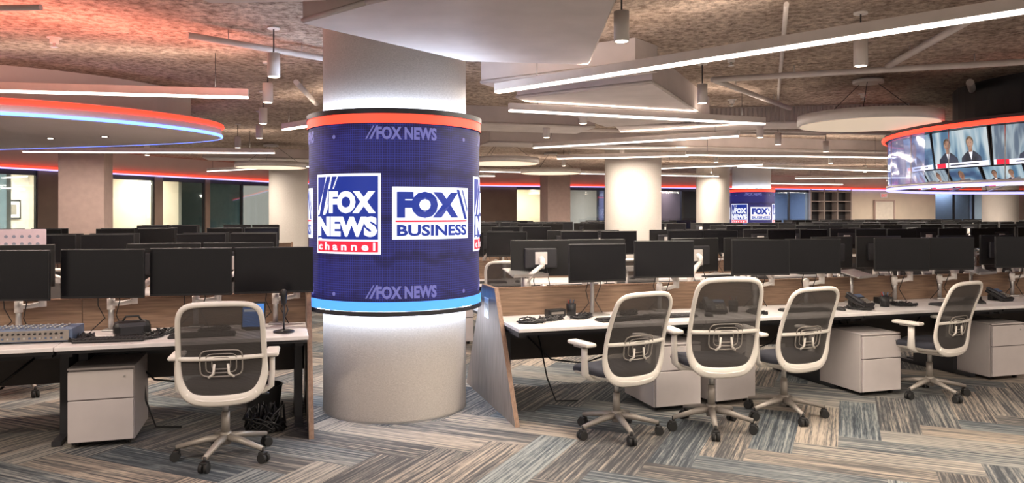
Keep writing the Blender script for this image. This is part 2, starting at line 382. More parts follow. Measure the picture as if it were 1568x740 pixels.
def led_mesh():
    b = MB()
    def P(a, z, off=0.0):
        th = a/LR - math.pi/2
        return Vector(((LR+off)*math.cos(th), (LR+off)*math.sin(th), z))
    C = 2*math.pi*LR
    b.surf(lambda i, j: P(i*C, 0.94+j*1.335), 96, 1, M_led, True, lambda i, j: (i*C, j*1.325))
    def band(z0, z1, off, mat):
        b.surf(lambda i, j: P(i*C, z0+(z1-z0)*j, off), 96, 1, mat)
    def annul(z, r0, r1, mat):
        b.surf(lambda i, j: Vector(((r0+(r1-r0)*j)*math.cos(i*2*math.pi), (r0+(r1-r0)*j)*math.sin(i*2*math.pi), z)), 96, 1, mat)
    band(2.275, 2.345, 0.014, E_red); band(2.345, 2.385, 0.02, M_dark); annul(2.385, CR+.055, LR+.02, M_dark); annul(2.345, LR, LR+.02, M_dark)
    annul(2.275, LR, LR+.014, M_dark)
    annul(2.378, CR+.004, CR+.055, E_cool)
    band(0.868, 0.94, 0.014, E_cyan); band(0.832, 0.868, 0.02, M_dark); annul(0.832, CR+.055, LR+.02, M_dark); annul(0.94, LR, LR+.014, M_dark)
    annul(0.840, CR+.004, CR+.055, E_cool)
    def plate(a0, a1, z0, z1, off, mat):
        n = max(1, int((a1-a0)/0.03))
        b.surf(lambda i, j: P(a0+(a1-a0)*i, z0+(z1-z0)*j, off), n, 1, mat)
    def quadp(pts, off, mat):
        b.surf(lambda i, j: P(*( (Vector(pts[0])*(1-i)+Vector(pts[1])*i)*(1-j) + (Vector(pts[3])*(1-i)+Vector(pts[2])*i)*j ), off), 3, 4, mat)
    def txt(s, a0, a1, z0, z1, off, mat, bold=0.02, shear=0.0):
        vs, fs = text_geo(s, bold)
        b.raw([P(a0+(a1-a0)*x+shear*(z1-z0)*y, z0+(z1-z0)*y, off) for x, y in vs], fs, mat)
    for k in range(3):
        o = k*C/3
        D = math.radians
        a0, a1 = LR*D(-58.5)+o, LR*D(-8.8)+o
        plate(a0, a1, 1.295, 1.90, .003, E_white)
        plate(a0+.02, a1-.02, 1.405, 1.88, .006, E_logoblue)
        plate(a0+.02, a1-.02, 1.31, 1.39, .006, E_logored)
        txt('c h a n n e l', a0+.04, a1-.04, 1.322, 1.382, .010, E_white, 0.03)
        quadp([(a0+.035, 1.405), (a0+.075, 1.405), (a0+.20, 1.88), (a0+.185, 1.88)], .009, E_white)
        quadp([(a0+.02, 1.50), (a0+.02, 1.60), (a0+.145, 1.88), (a0+.13, 1.88)], .009, E_white)
        quadp([(a0+.115, 1.60), (a0+.135, 1.60), (a0+.26, 1.88), (a0+.25, 1.88)], .009, E_white)
        plate(a0+.16, a1-.03, 1.59, 1.785, .0095, E_logoblue)
        plate(a0+.025, a1-.022, 1.415, 1.590, .0095, E_logoblue)
        txt('FOX', a0+.17, a1-.035, 1.600, 1.770, .013, E_white, 0.06)
        txt('NEWS', a0+.035, a1-.025, 1.425, 1.578, .013, E_white, 0.06)
        a0, a1 = LR*D(-2)+o, LR*D(53.8)+o
        plate(a0, a1, 1.405, 1.80, .003, E_white)
        txt('FOX', a0+.035, a1-.13, 1.565, 1.765, .009, E_logoblue, 0.075)
        quadp([(a1-.055, 1.555), (a1-.02, 1.555), (a1-.12, 1.785), (a1-.15, 1.785)], .008, E_logoblue)
        quadp([(a1-.015, 1.60), (a1-.015, 1.64), (a1-.075, 1.785), (a1-.09, 1.785)], .008, E_logoblue)
        plate(a0+.025, a1-.025, 1.535, 1.548, .008, E_logored)
        txt('BUSINESS', a0+.035, a1-.03, 1.43, 1.515, .009, E_logoblue, 0.035)
    for k in range(4):
        o = k*C/4 + LR*math.radians(4)
        for zc in (2.20, 1.01):
            txt('FOX NEWS', o-.19, o+.27, zc-.048, zc+.048, .004, E_mute, 0.045)
            quadp([(o-.275, zc-.045), (o-.262, zc-.045), (o-.205, zc+.055), (o-.215, zc+.055)], .004, E_mute)
            quadp([(o-.245, zc-.045), (o-.225, zc-.045), (o-.175, zc+.055), (o-.19, zc+.055)], .004, E_mute)
            oc = o + C/8
            b.raw([P(oc+.016*math.cos(q*math.pi/5), zc-.02+.016*math.sin(q*math.pi/5), .004) for q in range(10)], [tuple(range(10))], E_mute)
    return b.mesh('led_display_wrap')
ledm = led_mesh()
put('led_wraparound_display', ledm, (CX, CY, 0), math.atan2(-CY, -CX) + math.pi/2)

# ------------------------------------------------------------------ chair
def chair_mesh():
    b = MB()
    for k in range(5):
        a = math.radians(90 + 72*k + 18); c, s_ = math.cos(a), math.sin(a)
        b.tube([(c*.02, s_*.02, .135), (c*.12, s_*.12, .125), (c*.30, s_*.30, .088)], [.026, .022, .015], M_basegrey, 8, rad2=[.03, .024, .018])
        b.cyl((c*.295, s_*.295, .05), (c*.295, s_*.295, .10), .011, M_black, 8)
        for sg in (-1, 1):
            q = Vector((-s_, c, 0)); p = Vector((c*.305, s_*.305, .031))
            b.cyl(p+q*sg*.006, p+q*sg*.028, .031, M_chrome, 14)
        b.box((c*.30, s_*.30, .055), (.045, .05, .03), M_black, .008, Matrix.Rotation(a, 4, 'Z'))
    b.cyl((0, 0, .09), (0, 0, .17), .036, M_basegrey, 16)
    b.cyl((0, 0, .16), (0, 0, .30), .027, M_basegrey, 14)
    b.cyl((0, 0, .29), (0, 0, .40), .019, M_silver, 12)
    b.box((0, -.02, .405), (.16, .30, .055), M_frame, .02)
    b.cyl((.08, .02, .40), (.27, .03, .395), .008, M_black, 8)
    def sup(i, rx, ry, e=0.35):
        a = i*2*math.pi; c, s_ = math.cos(a), math.sin(a)
        return rx*math.copysign(abs(c)**e, c), ry*math.copysign(abs(s_)**e, s_)
    def seat_layer(prof, mat):
        def fn(i, j):
            k = j*(len(prof)-1); q = int(min(k, len(prof)-2)); f = k-q
            r = prof[q][0]*(1-f)+prof[q+1][0]*f; z = prof[q][1]*(1-f)+prof[q+1][1]*f
            x, y = sup(i, .25*r, .24*r, .45)
            return Vector((x, y+.03, z - .03*max(0, (y-.12))/.12*r))
        b.surf(fn, 40, len(prof)-1, mat)
    seat_layer([(0.0, .425), (.80, .425), (.97, .445), (1.0, .458)], M_frame)
    seat_layer([(1.0, .458), (1.02, .475), (1.0, .495), (.9, .508), (.5, .505), (0, .50)], M_seat)
    Z0, Z1 = .435, 1.035
    def yb(x, z):
        f = (z-Z0)/(Z1-Z0)
        return -.225 - .13*f + .035*math.sin(min(1, f*1.15)*math.pi) + .55*x*x
    def hwf(f): return .263 - .020*f - .055*(max(0, .28-f)/.28)**1.5
    def loop(i, k=1.0):
        a = i*2*math.pi; c, s_ = math.cos(a), math.sin(a); e = .22
        X = math.copysign(abs(c)**e, c); Zq = math.copysign(abs(s_)**e, s_)
        f = (Zq*k+1)/2
        z = Z0 + (Z1-Z0)*f; x = X*k*hwf(f)
        z += .012*(1-X*X)*(1 if Zq > 0 else -1)*k
        return Vector((x, yb(x, z), z))
    dense = [loop(i/2400) for i in range(2400)]; acc = [0]
    for i in range(2400): acc.append(acc[-1]+(dense[(i+1) % 2400]-dense[i]).length)
    N = 96; L = []; j = 0
    for q in range(N):
        tgt = acc[-1]*q/N
        while acc[j+1] < tgt: j += 1
        L.append(dense[j % 2400])
    for _ in range(6): L = [(L[i-1]+L[i]*2+L[(i+1) % N])/4 for i in range(N)]
    rr = [.0175 + .018*max(0, 1-(p.z-Z0)/.22) for p in L]
    b.tube(L, [.013]*N, M_frame, 8, closed=True, up=(0, 1, 0), rad2=rr)
    cen = Vector((0, 0, (Z0+Z1)/2))
    def patch(i, j):
        p = L[int(round(i*N)) % N]; q = Vector((p.x*j, 0, cen.z+(p.z-cen.z)*j)); q.y = yb(q.x, q.z); return q
    b.surf(patch, N, 6, M_mesh)
    hw = lambda z: hwf((z-Z0)/(Z1-Z0))
    b.tube([(x, yb(x, .695)-.008, .695) for x in [hw(.695)*.99*(-1+2*i/14) for i in range(15)]], .014, M_frame, 8, rad2=.009)
    for m_, q in ((1.0, .0045), (.72, .0035), (.44, .0035)):
        pts = []
        for i in range(32):
            a = i/32*2*math.pi; c, s_ = math.cos(a), math.sin(a)
            x = .125*m_*math.copysign(abs(c)**.4, c); z = .665+.085*m_*math.copysign(abs(s_)**.4, s_)
            pts.append((x, yb(x, z)-.012, z))
        b.tube(pts, q, M_basegrey, 6, closed=True)
    for sg in (-1, 1):
        b.tube([(sg*.04, yb(.04, .66)-.014, .66), (sg*.045, yb(.05, .60)-.02, .60), (sg*.075, yb(.06, .575)-.012, .575)], .008, M_frame, 6)
    b.tube([(0, -.10, .405), (0, -.19, .41), (0, yb(0, .44), .44)], [.022, .022, .024], M_frame, 8, rad2=[.07, .10, .16])
    for sg in (-1, 1):
        b.tube([(sg*.06, -.12, .41), (sg*.15, -.19, .42), (sg*.21, yb(.21, .47), .47)], .018, M_frame, 8)
        b.tube([(sg*.10, .0, .415), (sg*.24, .0, .425), (sg*.285, -.005, .46), (sg*.292, -.01, .56), (sg*.292, -.01, .66)], [.018, .02, .022, .018, .018], M_frame, 8, rad2=[.03, .034, .034, .028, .028])
        b.box((sg*.295, .02, .678), (.085, .25, .028), M_frame, .012)
        b.box((sg*.295, .02, .660), (.06, .12, .02), M_basegrey, .004)
    return b.mesh('task_chair')
chm = chair_mesh()
def chair(x, y, rz, h=1.0): put('task_chair', chm, (x, y, 0), math.radians(rz), sc_=(1, 1, h))
chair(-1.88, 4.93, 15, 1.0)
chair(0.76, 5.46, 30, 1.0)
chair(1.48, 5.58, 9, 1.09)
chair(2.15, 5.94, 25, .99)
chair(3.68, 6.62, 31, .97)
chair(-4.35, 6.75, 205, .97)

# ------------------------------------------------------------------ desks
def desk_mesh(L=1.6):
    b = MB()
    for s0 in (0.0, 0.775):
        b.box((L/2, s0+.3625, .715), (L-.004, .725, .028), M_white, .004)
        b.box((L/2, s0+.3625, .688), (L-.02, .66, .022), M_dark)
    b.box((L/2, .75, .84), (L-.004, .03, .24), M_wood, .003)
    b.box((L/2, .75, .966), (L-.004, .036, .010), M_woodedge)
    b.box((L/2, .75, .60), (L-.1, .10, .12), M_dark)
    b.box((L/2, .75, .50), (L-.02, .02, .30), M_under)
    for x in (.06, L-.06):
        b.box((x, .75, .34), (.06, .50, .68), M_dark, .004)
        b.box((x, .75, .665), (.05, 1.30, .04), M_dark)
        b.box((x, .75, .02), (.06, .9, .03), M_dark)
    b.tube([(.3, .70, .55), (.5, .66, .35), (.8, .67, .30), (1.1, .66, .38), (1.3, .70, .55)], .008, M_black, 6)
    b.tube([(.4, .70, .55), (.45, .62, .2), (.52, .60, .01), (.7, .55, .01)], .007, M_black, 6)
    return b.mesh('workstation_desk')
dm = desk_mesh()
def gable_mesh():
    b = MB()
    poly = [(-.03, 0), (1.53, 0), (.95, .985), (.55, .985)]
    M = Matrix(((0, 0, 1, 0), (1, 0, 0, 0), (0, 1, 0, 0), (0, 0, 0, 1)))
    b.prism(poly, -.018, .018, M_gable, M_woodedge, M)
    return b.mesh('desk_end_panel')
gm = gable_mesh()
def gable(t, s): put('desk_end_panel', gm, row(t, s), R17)

# ------------------------------------------------------------------ monitor (origin on desk top, screen faces -Y)
def monitor_mesh(w=.54, h=.325, zc=.47, pole=True):
    b = MB()
    b.box((0, 0, zc), (w, .022, h), M_black, .005)
    b.box((0, -.0116, zc+.004), (w-.018, .002, h-.026), M_screen)
    b.box((0, .022, zc), (w*.55, .03, h*.55), M_dark, .01)
    b.box((0, .042, zc), (.11, .014, .11), M_fix, .003)
    b.tube([(0, .045, zc), (0, .075, zc-.01), (0, .09, zc-.04)], [.022, .024, .022], M_fix, 10)
    if pole:
        b.cyl((0, .09, zc-.09), (0, .09, zc-.01), .022, M_fix, 12)
        b.tube([(0, .09, zc-.06), (.10, .12, .34), (.16, .14, .26)], [.018, .022, .02], M_fix, 8, rad2=[.026, .032, .028])
        b.cyl((.16, .14, .20), (.16, .14, .30), .026, M_fix, 12)
        b.tube([(.16, .14, .22), (.08, .14, .205), (.0, .13, .20)], .018, M_fix, 8, rad2=[.026, .028, .026])
        b.cyl((0, .13, .0), (0, .13, .25), .020, M_silver, 12)
        b.cyl((0, .13, .16), (0, .13, .24), .027, M_fix, 12)
        b.box((0, .13, .008), (.10, .09, .016), M_silver, .004)
    else:
        b.cyl((0, .10, .0), (0, .10, zc), .018, M_silver, 12)
        b.box((0, .07, .006), (.22, .18, .012), M_silver, .004)
    b.tube([(.05, .03, zc-.08), (.08, .09, zc-.2), (.04, .12, .12), (.10, .10, .01)], .004, M_black, 6)
    b.tube([(-.05, .03, zc-.08), (-.07, .08, zc-.24), (-.03, .10, .10), (-.12, .09, .01)], .004, M_black, 6)
    return b.mesh('monitor')
mon24 = monitor_mesh(); mon27 = monitor_mesh(.58, .355, .435); monB = monitor_mesh(.54, .325, .45, False)
def monitor(t, s, yaw=0, me=None, flip=False, z=0.7295):
    put('monitor', me or mon24, row(t, s, z), R17 + math.radians(yaw) + (math.pi if flip else 0))

# ------------------------------------------------------------------ pedestal
def ped_mesh():
    b = MB(); w, d, h = .41, .56, .535
    b.box((w/2, d/2+.01, .035+(h-.035)/2), (w, d-.02, h-.035), M_ped, .004)
    for z0, z1 in ((.045, .325), (.333, .525)):
        b.box((w/2, -.004, (z0+z1)/2), (w-.006, .022, z1-z0), M_ped, .003)
    b.box((w/2, .002, .329), (w-.01, .012, .008), M_pedgap)
    b.box((w/2, d/2, h+.006), (w+.004, d+.01, .014), M_ped, .003)
    b.cyl((w-.06, -.018, .48), (w-.06, -.010, .48), .008, M_silver, 10)
    for x in (.05, w-.05):
        for y in (.06, d-.06):
            b.cyl((x-.012, y, .02), (x+.012, y, .02), .02, M_black, 10)
            b.box((x, y, .033), (.04, .04, .008), M_black)
    return b.mesh('filing_pedestal')
pdm = ped_mesh()
def ped(t, s, k=0): put('filing_pedestal', pdm, row(t, s), R17 + k)

# ------------------------------------------------------------------ small desk items
def kb_mesh():
    b = MB()
    b.box((0, 0, .009), (.44, .14, .018), M_black, .004)
    for r in range(5):
        for c in range(18):
            b.box((-.202+c*.0238, .05-r*.0245, .0205), (.019, .019, .007), M_keys)
    return b.mesh('keyboard')
kbm = kb_mesh()
b = MB(); b.surf(lambda i, j: Vector((.031*math.sin(j*math.pi/2)*math.cos(i*6.28319), .052*math.sin(j*math.pi/2)*math.sin(i*6.28319), .034*math.cos(j*math.pi/2)**.7 if j < 1 else 0)), 20, 6, M_black)
b.box((0, .028, .027), (.004, .02, .008), M_basegrey)
msm = b.mesh('computer_mouse')
def phone_mesh():
    b = MB()
    rx = Matrix.Rotation(math.radians(25), 4, 'X')
    b.box((0, 0, .058), (.19, .19, .03), M_black, .006, rx)
    b.box((-.065, -.005, .085), (.045, .20, .028), M_dark, .012, rx)
    b.box((.04, .045, .098), (.09, .05, .004), M_mixer, 0, rx)
    for i in range(4):
        for q in range(3): b.box((.01+q*.026, -.01-i*.02, .075-i*.0095), (.018, .013, .006), M_basegrey, 0, rx)
    b.box((0, .06, .03), (.12, .05, .058), M_black, .005)
    b.box((0, -.07, .008), (.15, .04, .016), M_black, .003)
    return b.mesh('desk_phone')
phm = phone_mesh()
def cup_mesh():
    b = MB()
    b.tube([(0, 0, 0), (0, 0, .10)], [.04, .042], M_black, 16)
    for i in range(5):
        a = i*1.3; b.cyl((.015*math.cos(a), .015*math.sin(a), .09), (.03*math.cos(a), .03*math.sin(a), .135), .004, (M_dark, M_mixer, M_logo_r)[i % 3], 6)
    return b.mesh('pen_cup')
cpm = cup_mesh()
def cable_mesh(seed, n=22, ext=.12, r=.005, h=.04):
    rnd = random.Random(seed); b = MB()
    for q in range(4):
        pts = []; a = rnd.random()*6
        for i in range(n*2):
            a += .55; e = ext*(.6+.4*math.sin(i*.31+q))
            pts.append((e*math.cos(a)*rnd.uniform(.85, 1.1), e*.6*math.sin(a)*rnd.uniform(.85, 1.1), r+ h*rnd.random()*rnd.random()))
        b.tube(pts, r, M_black, 6)
    return b.mesh('cable_bundle')
cabs = [cable_mesh(i) for i in range(3)]
def stand_mesh(h=.24):
    b = MB()
    b.cyl((0, .0, 0), (0, 0, h), .014, M_silver, 12)
    b.box((0, 0, .008), (.10, .09, .016), M_silver, .004)
    rx = Matrix.Rotation(math.radians(14), 4, 'X')
    b.tube([(0, 0, h), (0, -.03, h+.025), (0, -.06, h+.03)], .018, M_silver, 8)
    b.box((0, -.05, h+.045), (.34, .25, .010), M_silver, .004, rx)
    b.box((0, -.168, h+.026), (.34, .008, .03), M_silver, .002, rx)
    return b.mesh('laptop_stand')
stm = stand_mesh(); sth = stand_mesh(.30)
def onrow(name, me, t, s, yaw=0, z=.7295): put(name, me, row(t, s, z), R17+math.radians(yaw))
def papers_mesh():
    b = MB()
    for i in range(4): b.box((random.uniform(-.02, .02), random.uniform(-.02, .02), .002+.003*i), (.215, .28, .0025), M_paper, 0, Matrix.Rotation(random.uniform(-.3, .3), 4, 'Z'))
    return b.mesh('paper_stack')
pam = papers_mesh()
def dock_mesh():
    b = MB(); b.box((0, 0, .035), (.17, .08, .06), M_black, .008); b.box((0, -.041, .035), (.12, .003, .02), M_basegrey)
    for x in (-.05, .02, .06): b.tube([(x, .04, .03), (x+.02, .08, .02), (x+.05, .10, .006)], .004, M_black, 6)
    b.box((0, 0, .003), (.15, .07, .006), M_dark)
    return b.mesh('docking_station')
dkm = dock_mesh()

# ------------------------------------------------------------------ rows
TG, SG = -1.52, .14
pillars = [(CX, CY, .59), (2.56, 15.9, .59), (7.65, 24.0, .75), (6.15, 23.0, .5), (-5.95, 20.0, .52), (15.6, 24.0, .52), (-8.5, 15.0, .5), (1.45, 25.3, .5)]
def free(p, k):
    for x, y, r in (pillars if k else pillars[1:]):
        d = Vector((x-p.x, y-p.y, 0)); a = abs(d.dot(U)); c = abs(d.dot(V))
        if a < .8+r+.15 and c < .75+r+.06: return False
    return True
def leftwall_x(y): return -12.8 + (y-12.3)*.4603
def backwall_y(x): return 24.9 + (x+7)*.3054
def station(t0, s, k):
    c = row(t0+.8, s+.75)
    if c.x < leftwall_x(c.y)+2.0 or c.y > backwall_y(c.x)-1.6: return False
    if k > 0 and abs(c.x) > .72*c.y+1.5: return False
    if not free(c, k): return False
    put('workstation_desk', dm, row(t0, s), R17)
    return True
def fill(t0, s, k, near=True, far=True):
    j = lambda a: random.uniform(-a, a)
    if near:
        for q in (.52, 1.1): monitor(t0+q+j(.02), s+.50+j(.02), j(8))
        if k <= 2:
            put('keyboard', kbm, row(t0+.8+j(.05), s+.16, .7295), R17+j(.15))
            put('computer_mouse', msm, row(t0+1.14, s+.16, .7295), R17+j(.3))
            if random.random() < .6: put('desk_phone', phm, row(t0+.18, s+.45, .7295), R17+j(.3))
            if random.random() < .6: put('paper_stack', pam, row(t0+1.4, s+.25, .7295), R17+j(.3))
    if far:
        for q in (.5, 1.08): monitor(t0+q+j(.02), s+1.0+j(.02), j(8), flip=True)
        if k <= 1 and random.random() < .6: put('laptop_stand', sth, row(t0+1.42, s+1.10, .7295), R17+math.pi)
    for on, sg in ((near and k > 0, 0), (far, 1)):
        if on and random.random() < .85:
            p = row(t0+.92+j(.12), s+(-.38 if sg == 0 else 1.88)+j(.05))
            ok = all((p.x-x)**2+(p.y-y)**2 > (r+.45)**2 for x, y, r in pillars) and (p-Vector((-4.35, 6.75, 0))).length > .9
            if ok: put('task_chair', chm, p, R17+(math.pi if sg else 0)+j(.5))
    if k > 0 and k < 3: ped(t0+.12, s+.02)

ROWS = [(0, 0.0, 8.0), (1, 3.5, 13), (2, 7.0, 15), (3, 10.5, 20), (4, 14.0, 24), (5, 17.5, 26)]
for k, s0, tmax in ROWS:
    t = 0.0; prev = False
    while t < tmax:
        ok = station(t, s0, k)
        if ok and not prev: gable(t-.018, s0)
        if not ok and prev: gable(t+.018, s0)
        if ok:
            if k == 0: fill(t, s0, k, near=False)
            else: fill(t, s0, k)
        prev = ok; t += 1.6
    if prev: gable(t+.018, s0)
    t = TG; prev = False
    while t > TG-11:
        ok = (not (k == 0 and t < TG-5)) and station(t-1.6, s0+SG, k)
        if ok and not prev: gable(t+.018, s0+SG)
        if not ok and prev: gable(t-.018, s0+SG)
        if ok:
            if k == 0: fill(t-1.6, s0+SG, k, near=False)
            else: fill(t-1.6, s0+SG, k)
        prev = ok; t -= 1.6
for t, yaw in ((.86, 4), (1.49, -10), (2.47, -14), (3.04, -12), (4.07, -16), (4.64, -14), (5.6, -16), (6.2, -10)):
    monitor(t, .50, yaw, monB if t < 1 else mon24)
for tt, yaw in ((.24, -4), (.83, -8), (1.42, -12), (2.02, -14), (2.9, -10), (3.5, -10)):
    monitor(TG-tt, SG+.53, yaw, mon27)
ped(1.16, .04); ped(1.72, .06, .1); ped(3.12, -.03); ped(4.76, .12); ped(6.3, .05)
ped(-3.09, .35)
for t, s, y in ((.95, .20, 5), (1.42, .26, -3), (2.75, .25, -5), (4.4, .24, 6), (5.95, .2, 0)):
    onrow('keyboard', kbm, t, s, y)
for t, s in ((1.75, .2), (3.1, .2), (4.75, .22), (6.3, .2)): onrow('computer_mouse', msm, t, s)
onrow('desk_phone', phm, 1.92, .38, -20); onrow('desk_phone', phm, 3.45, .36, 10); onrow('desk_phone', phm, 5.15, .36, 10)
onrow('pen_cup', cpm, .66, .60); onrow('pen_cup', cpm, 2.12, .40); onrow('pen_cup', cpm, 3.68, .3)
onrow('docking_station', dkm, .50, .56, 10); onrow('docking_station', dkm, 2.0, .60, 0); onrow('docking_station', dkm, 3.85, .50, 0)
for t, s in ((.20, .28), (.40, .38), (.68, .42), (1.15, .50), (2.25, .25), (3.3, .20), (3.9, .3), (4.9, .45)): onrow('cable_bundle', cabs[int(t*10) % 3], t, s, t*40)
onrow('laptop_stand', sth, .36, 1.02, 8); onrow('laptop_stand', stm, 3.62, .66, 20); onrow('laptop_stand', stm, 5.12, .66, 15)
def sign_mesh():
    b = MB(); b.box((0, 0, 0), (.004, .13, .17), M_paper)
    vs, fs = text_geo('19', .01)
    b.raw([(-.0035, .03-.07*x, -.05+.09*y) for x, y in vs], fs, M_black); return b.mesh('paper_sign')
put('paper_sign', sign_mesh(), row(-.040, .78, .80), R17)
def mixer_mesh():
    b = MB()
    b.box((0, 0, .05), (.54, .26, .085), M_mixer, .006)
    b.box((0, -.132, .05), (.50, .006, .07), M_basegrey, .001)
    for i in range(14): b.cyl((-.21+i*.032, -.136, .065), (-.21+i*.032, -.150, .065), .007, M_black, 8)
    for i in range(14): b.box((-.21+i*.032, -.138, .035), (.012, .006, .012), M_mixer if i % 3 else M_silver)
    for i in range(10):
        for q in range(4): b.cyl((-.2+i*.044, -.09+q*.05, .092), (-.2+i*.044, -.09+q*.05, .105), .007, M_silver, 8)
    for x in (-.22, .22): b.box((x, 0, .005), (.03, .2, .01), M_black)
    return b.mesh('audio_mixer')
onrow('audio_mixer', mixer_mesh(), TG-1.80, SG+.34, -3)
def mic_mesh():
    b = MB()
    b.tube([(0, 0, 0), (0, 0, .012), (0, 0, .022)], [.075, .075, .03], M_black, 24)
    b.cyl((0, 0, .02), (0, 0, .22), .007, M_dark, 8)
    b.tube([(0, 0, .20), (0, 0, .215), (0, 0, .27), (0, 0, .30), (0, 0, .315)], [.012, .02, .024, .024, .012], M_black, 16)
    b.tube([(.012, 0, .12), (.03, 0, .16), (.02, 0, .2)], .004, M_dark, 6)
    return b.mesh('desk_microphone')
onrow('desk_microphone', mic_mesh(), TG-.17, SG+.22)
def disp_mesh():
    b = MB()
    rx = Matrix.Rotation(math.radians(-12), 4, 'X')
    b.box((0, 0, .11), (.17, .03, .20), M_black, .006, rx)
    b.box((0, -.018, .112), (.15, .002, .17), E_dispblue, 0, rx)
    b.box((-.02, -.0250, .15), (.09, .002, .02), E_white, 0, rx); b.box((-.03, -.017, .09), (.05, .002, .04), M_mixer, 0, rx); b.box((.04, -.017, .08), (.04, .002, .04), E_white, 0, rx)
    b.box((0, .04, .01), (.12, .12, .02), M_black, .004)
    return b.mesh('intercom_panel')
onrow('intercom_panel', disp_mesh(), TG-.385, SG+.40, -5)
def bag_mesh():
    b = MB()
    b.box((0, 0, .055), (.24, .13, .11), M_black, .035)
    b.tube([(-.07, 0, .09), (-.04, 0, .14), (.04, 0, .14), (.07, 0, .09)], .008, M_black, 8)
    b.box((0, -.067, .05), (.15, .012, .06), M_dark, .005)
    return b.mesh('equipment_bag')
onrow('equipment_bag', bag_mesh(), TG-1.20, SG+.36, 10)
onrow('keyboard', kbm, TG-1.30, SG+.17, -4); onrow('keyboard', kbm, TG-.72, SG+.2, 0)
for t, s in ((.66, .42), (1.00, .42), (1.06, .25), (1.5, .28)): onrow('cable_bundle', cabs[int(t*10) % 3], TG-t, SG+s, t*50)
put('cable_bundle', cable_mesh(9, 40, .14, .009, .22), row(TG-.30, SG+.26, 0), .4)
def bin_mesh():
    b = MB()
    b.surf(lambda i, j: Vector(((.11+.03*j)*math.cos(i*6.28319), (.11+.03*j)*math.sin(i*6.28319), .28*j)), 28, 1, M_black)
    b.surf(lambda i, j: Vector((.11*j*math.cos(i*6.28319), .11*j*math.sin(i*6.28319), 0.003)), 28, 1, M_black)
    b.tube([(.14*math.cos(i/24*6.28319), .14*math.sin(i/24*6.28319), .28) for i in range(24)], .006, M_black, 6, closed=True)
    return b.mesh('waste_bin')
put('waste_bin', bin_mesh(), row(TG-.32, SG+.56, 0))
def peg_mesh():
    b = MB()
    b.box((0, 0, .50), (.46, .02, .40), M_pinkpeg, .01)
    for i in range(5):
        for j in range(4): b.cyl((-.15+i*.075, -.012, .38+j*.08), (-.15+i*.075, .012, .38+j*.08), .018, M_wallblue, 10)
    b.cyl((0, .02, 0), (0, .02, .50), .014, M_silver, 10); b.box((0, .02, .006), (.18, .14, .012), M_silver)
    return b.mesh('pegboard_organizer')
put('pegboard_organizer', peg_mesh(), row(-4.40, 3.5+SG+.32, .7295), R17)

# ------------------------------------------------------------------ other pillars
pm59 = pillar_mesh(.59); pm50 = pillar_mesh(.5)
for x, y, r in pillars[1:6]:
    put('round_pillar', pm59 if r > .55 else pm50, (x, y, 0))
put('led_wraparound_display', ledm, (7.65, 24.0, 0), math.atan2(-24, -7.65)+math.pi/2)
b = MB(); b.box((0, 0, CZ/2), (.8, .8, CZ), M_pillar, .01); b.box((0, 0, .05), (.83, .83, .1), M_dark, .004); sq = b.mesh('square_pillar')
put('square_pillar', sq, (-8.5, 15, 0), R17); put('square_pillar', sq, (1.45, 25.3, 0), R17)

# ------------------------------------------------------------------ perimeter walls
def frame_wall(name, P0, P1, segs):
    P0 = Vector((*P0, 0)); P1 = Vector((*P1, 0)); d = (P1-P0).normalized(); L = (P1-P0).length
    ang = math.atan2(d.y, d.x); T = Matrix.Translation(P0) @ Matrix.Rotation(ang, 4, 'Z')
    b = MB()
    b.box((L/2, .1, 2.86), (L, .2, .5), M_soffit, 0, None, T)
    b.box((L/2, -.03, 2.63), (L, .06, .05), E_red, 0, None, T)
    b.box((L/2, -.02, 2.585), (L, .04, .03), E_lav, 0, None, T)
    g = MB()
    for a, c, kind in segs:
        w = c-a; m_ = (a+c)/2
        if kind in ('brown', 'beige', 'blue'):
            b.box((m_, .1, 1.3), (w, .16, 2.6), {'brown': M_wallbrown, 'beige': M_wallb, 'blue': M_wallblue}[kind], 0, None, T)
        elif kind == 'door':
            b.box((m_, .1, 1.3), (w, .16, 2.6), M_wallb, 0, None, T)
        elif kind == 'shelf':
            b.box((m_, .3, 1.3), (w, .04, 2.6), M_dark, 0, None, T)
            for z in (.1, .5, .9, 1.3, 1.7, 2.1, 2.5): b.box((m_, .12, z), (w, .32, .04), M_shelfwood, 0, None, T)
            for q in (0, .33, .66, 1): b.box((a+w*q, .12, 1.3), (.05, .34, 2.6), M_shelfwood, 0, None, T)
        elif kind == 'glass':
            n = max(1, round(w/1.1))
            for q in range(n+1): b.box((a+w*q/n, .1, 1.3), (.05, .08, 2.6), M_dark, 0, None, T)
            b.box((m_, .1, .05), (w, .08, .1), M_dark, 0, None, T); b.box((m_, .1, 2.52), (w, .08, .12), M_dark, 0, None, T)
            g.box((m_, .1, 1.3), (w-.02, .012, 2.4), M_glass, 0, None, T)
    put(name, b.mesh(name))
    put('window_' + name[5:], g.mesh('window'))
    return T, L
TL, LL = frame_wall('wall_left', (-12.8, 12.3), (-7, 24.9),
    [(0, 5.1, 'glass'), (5.1, 5.75, 'brown'), (5.75, 8.2, 'glass'), (8.2, 8.45, 'brown'), (8.45, 9.9, 'glass'), (9.9, 10.05, 'brown'), (10.05, 13.87, 'glass')])
e = Vector((-7, 24.9, 0)) + U*36
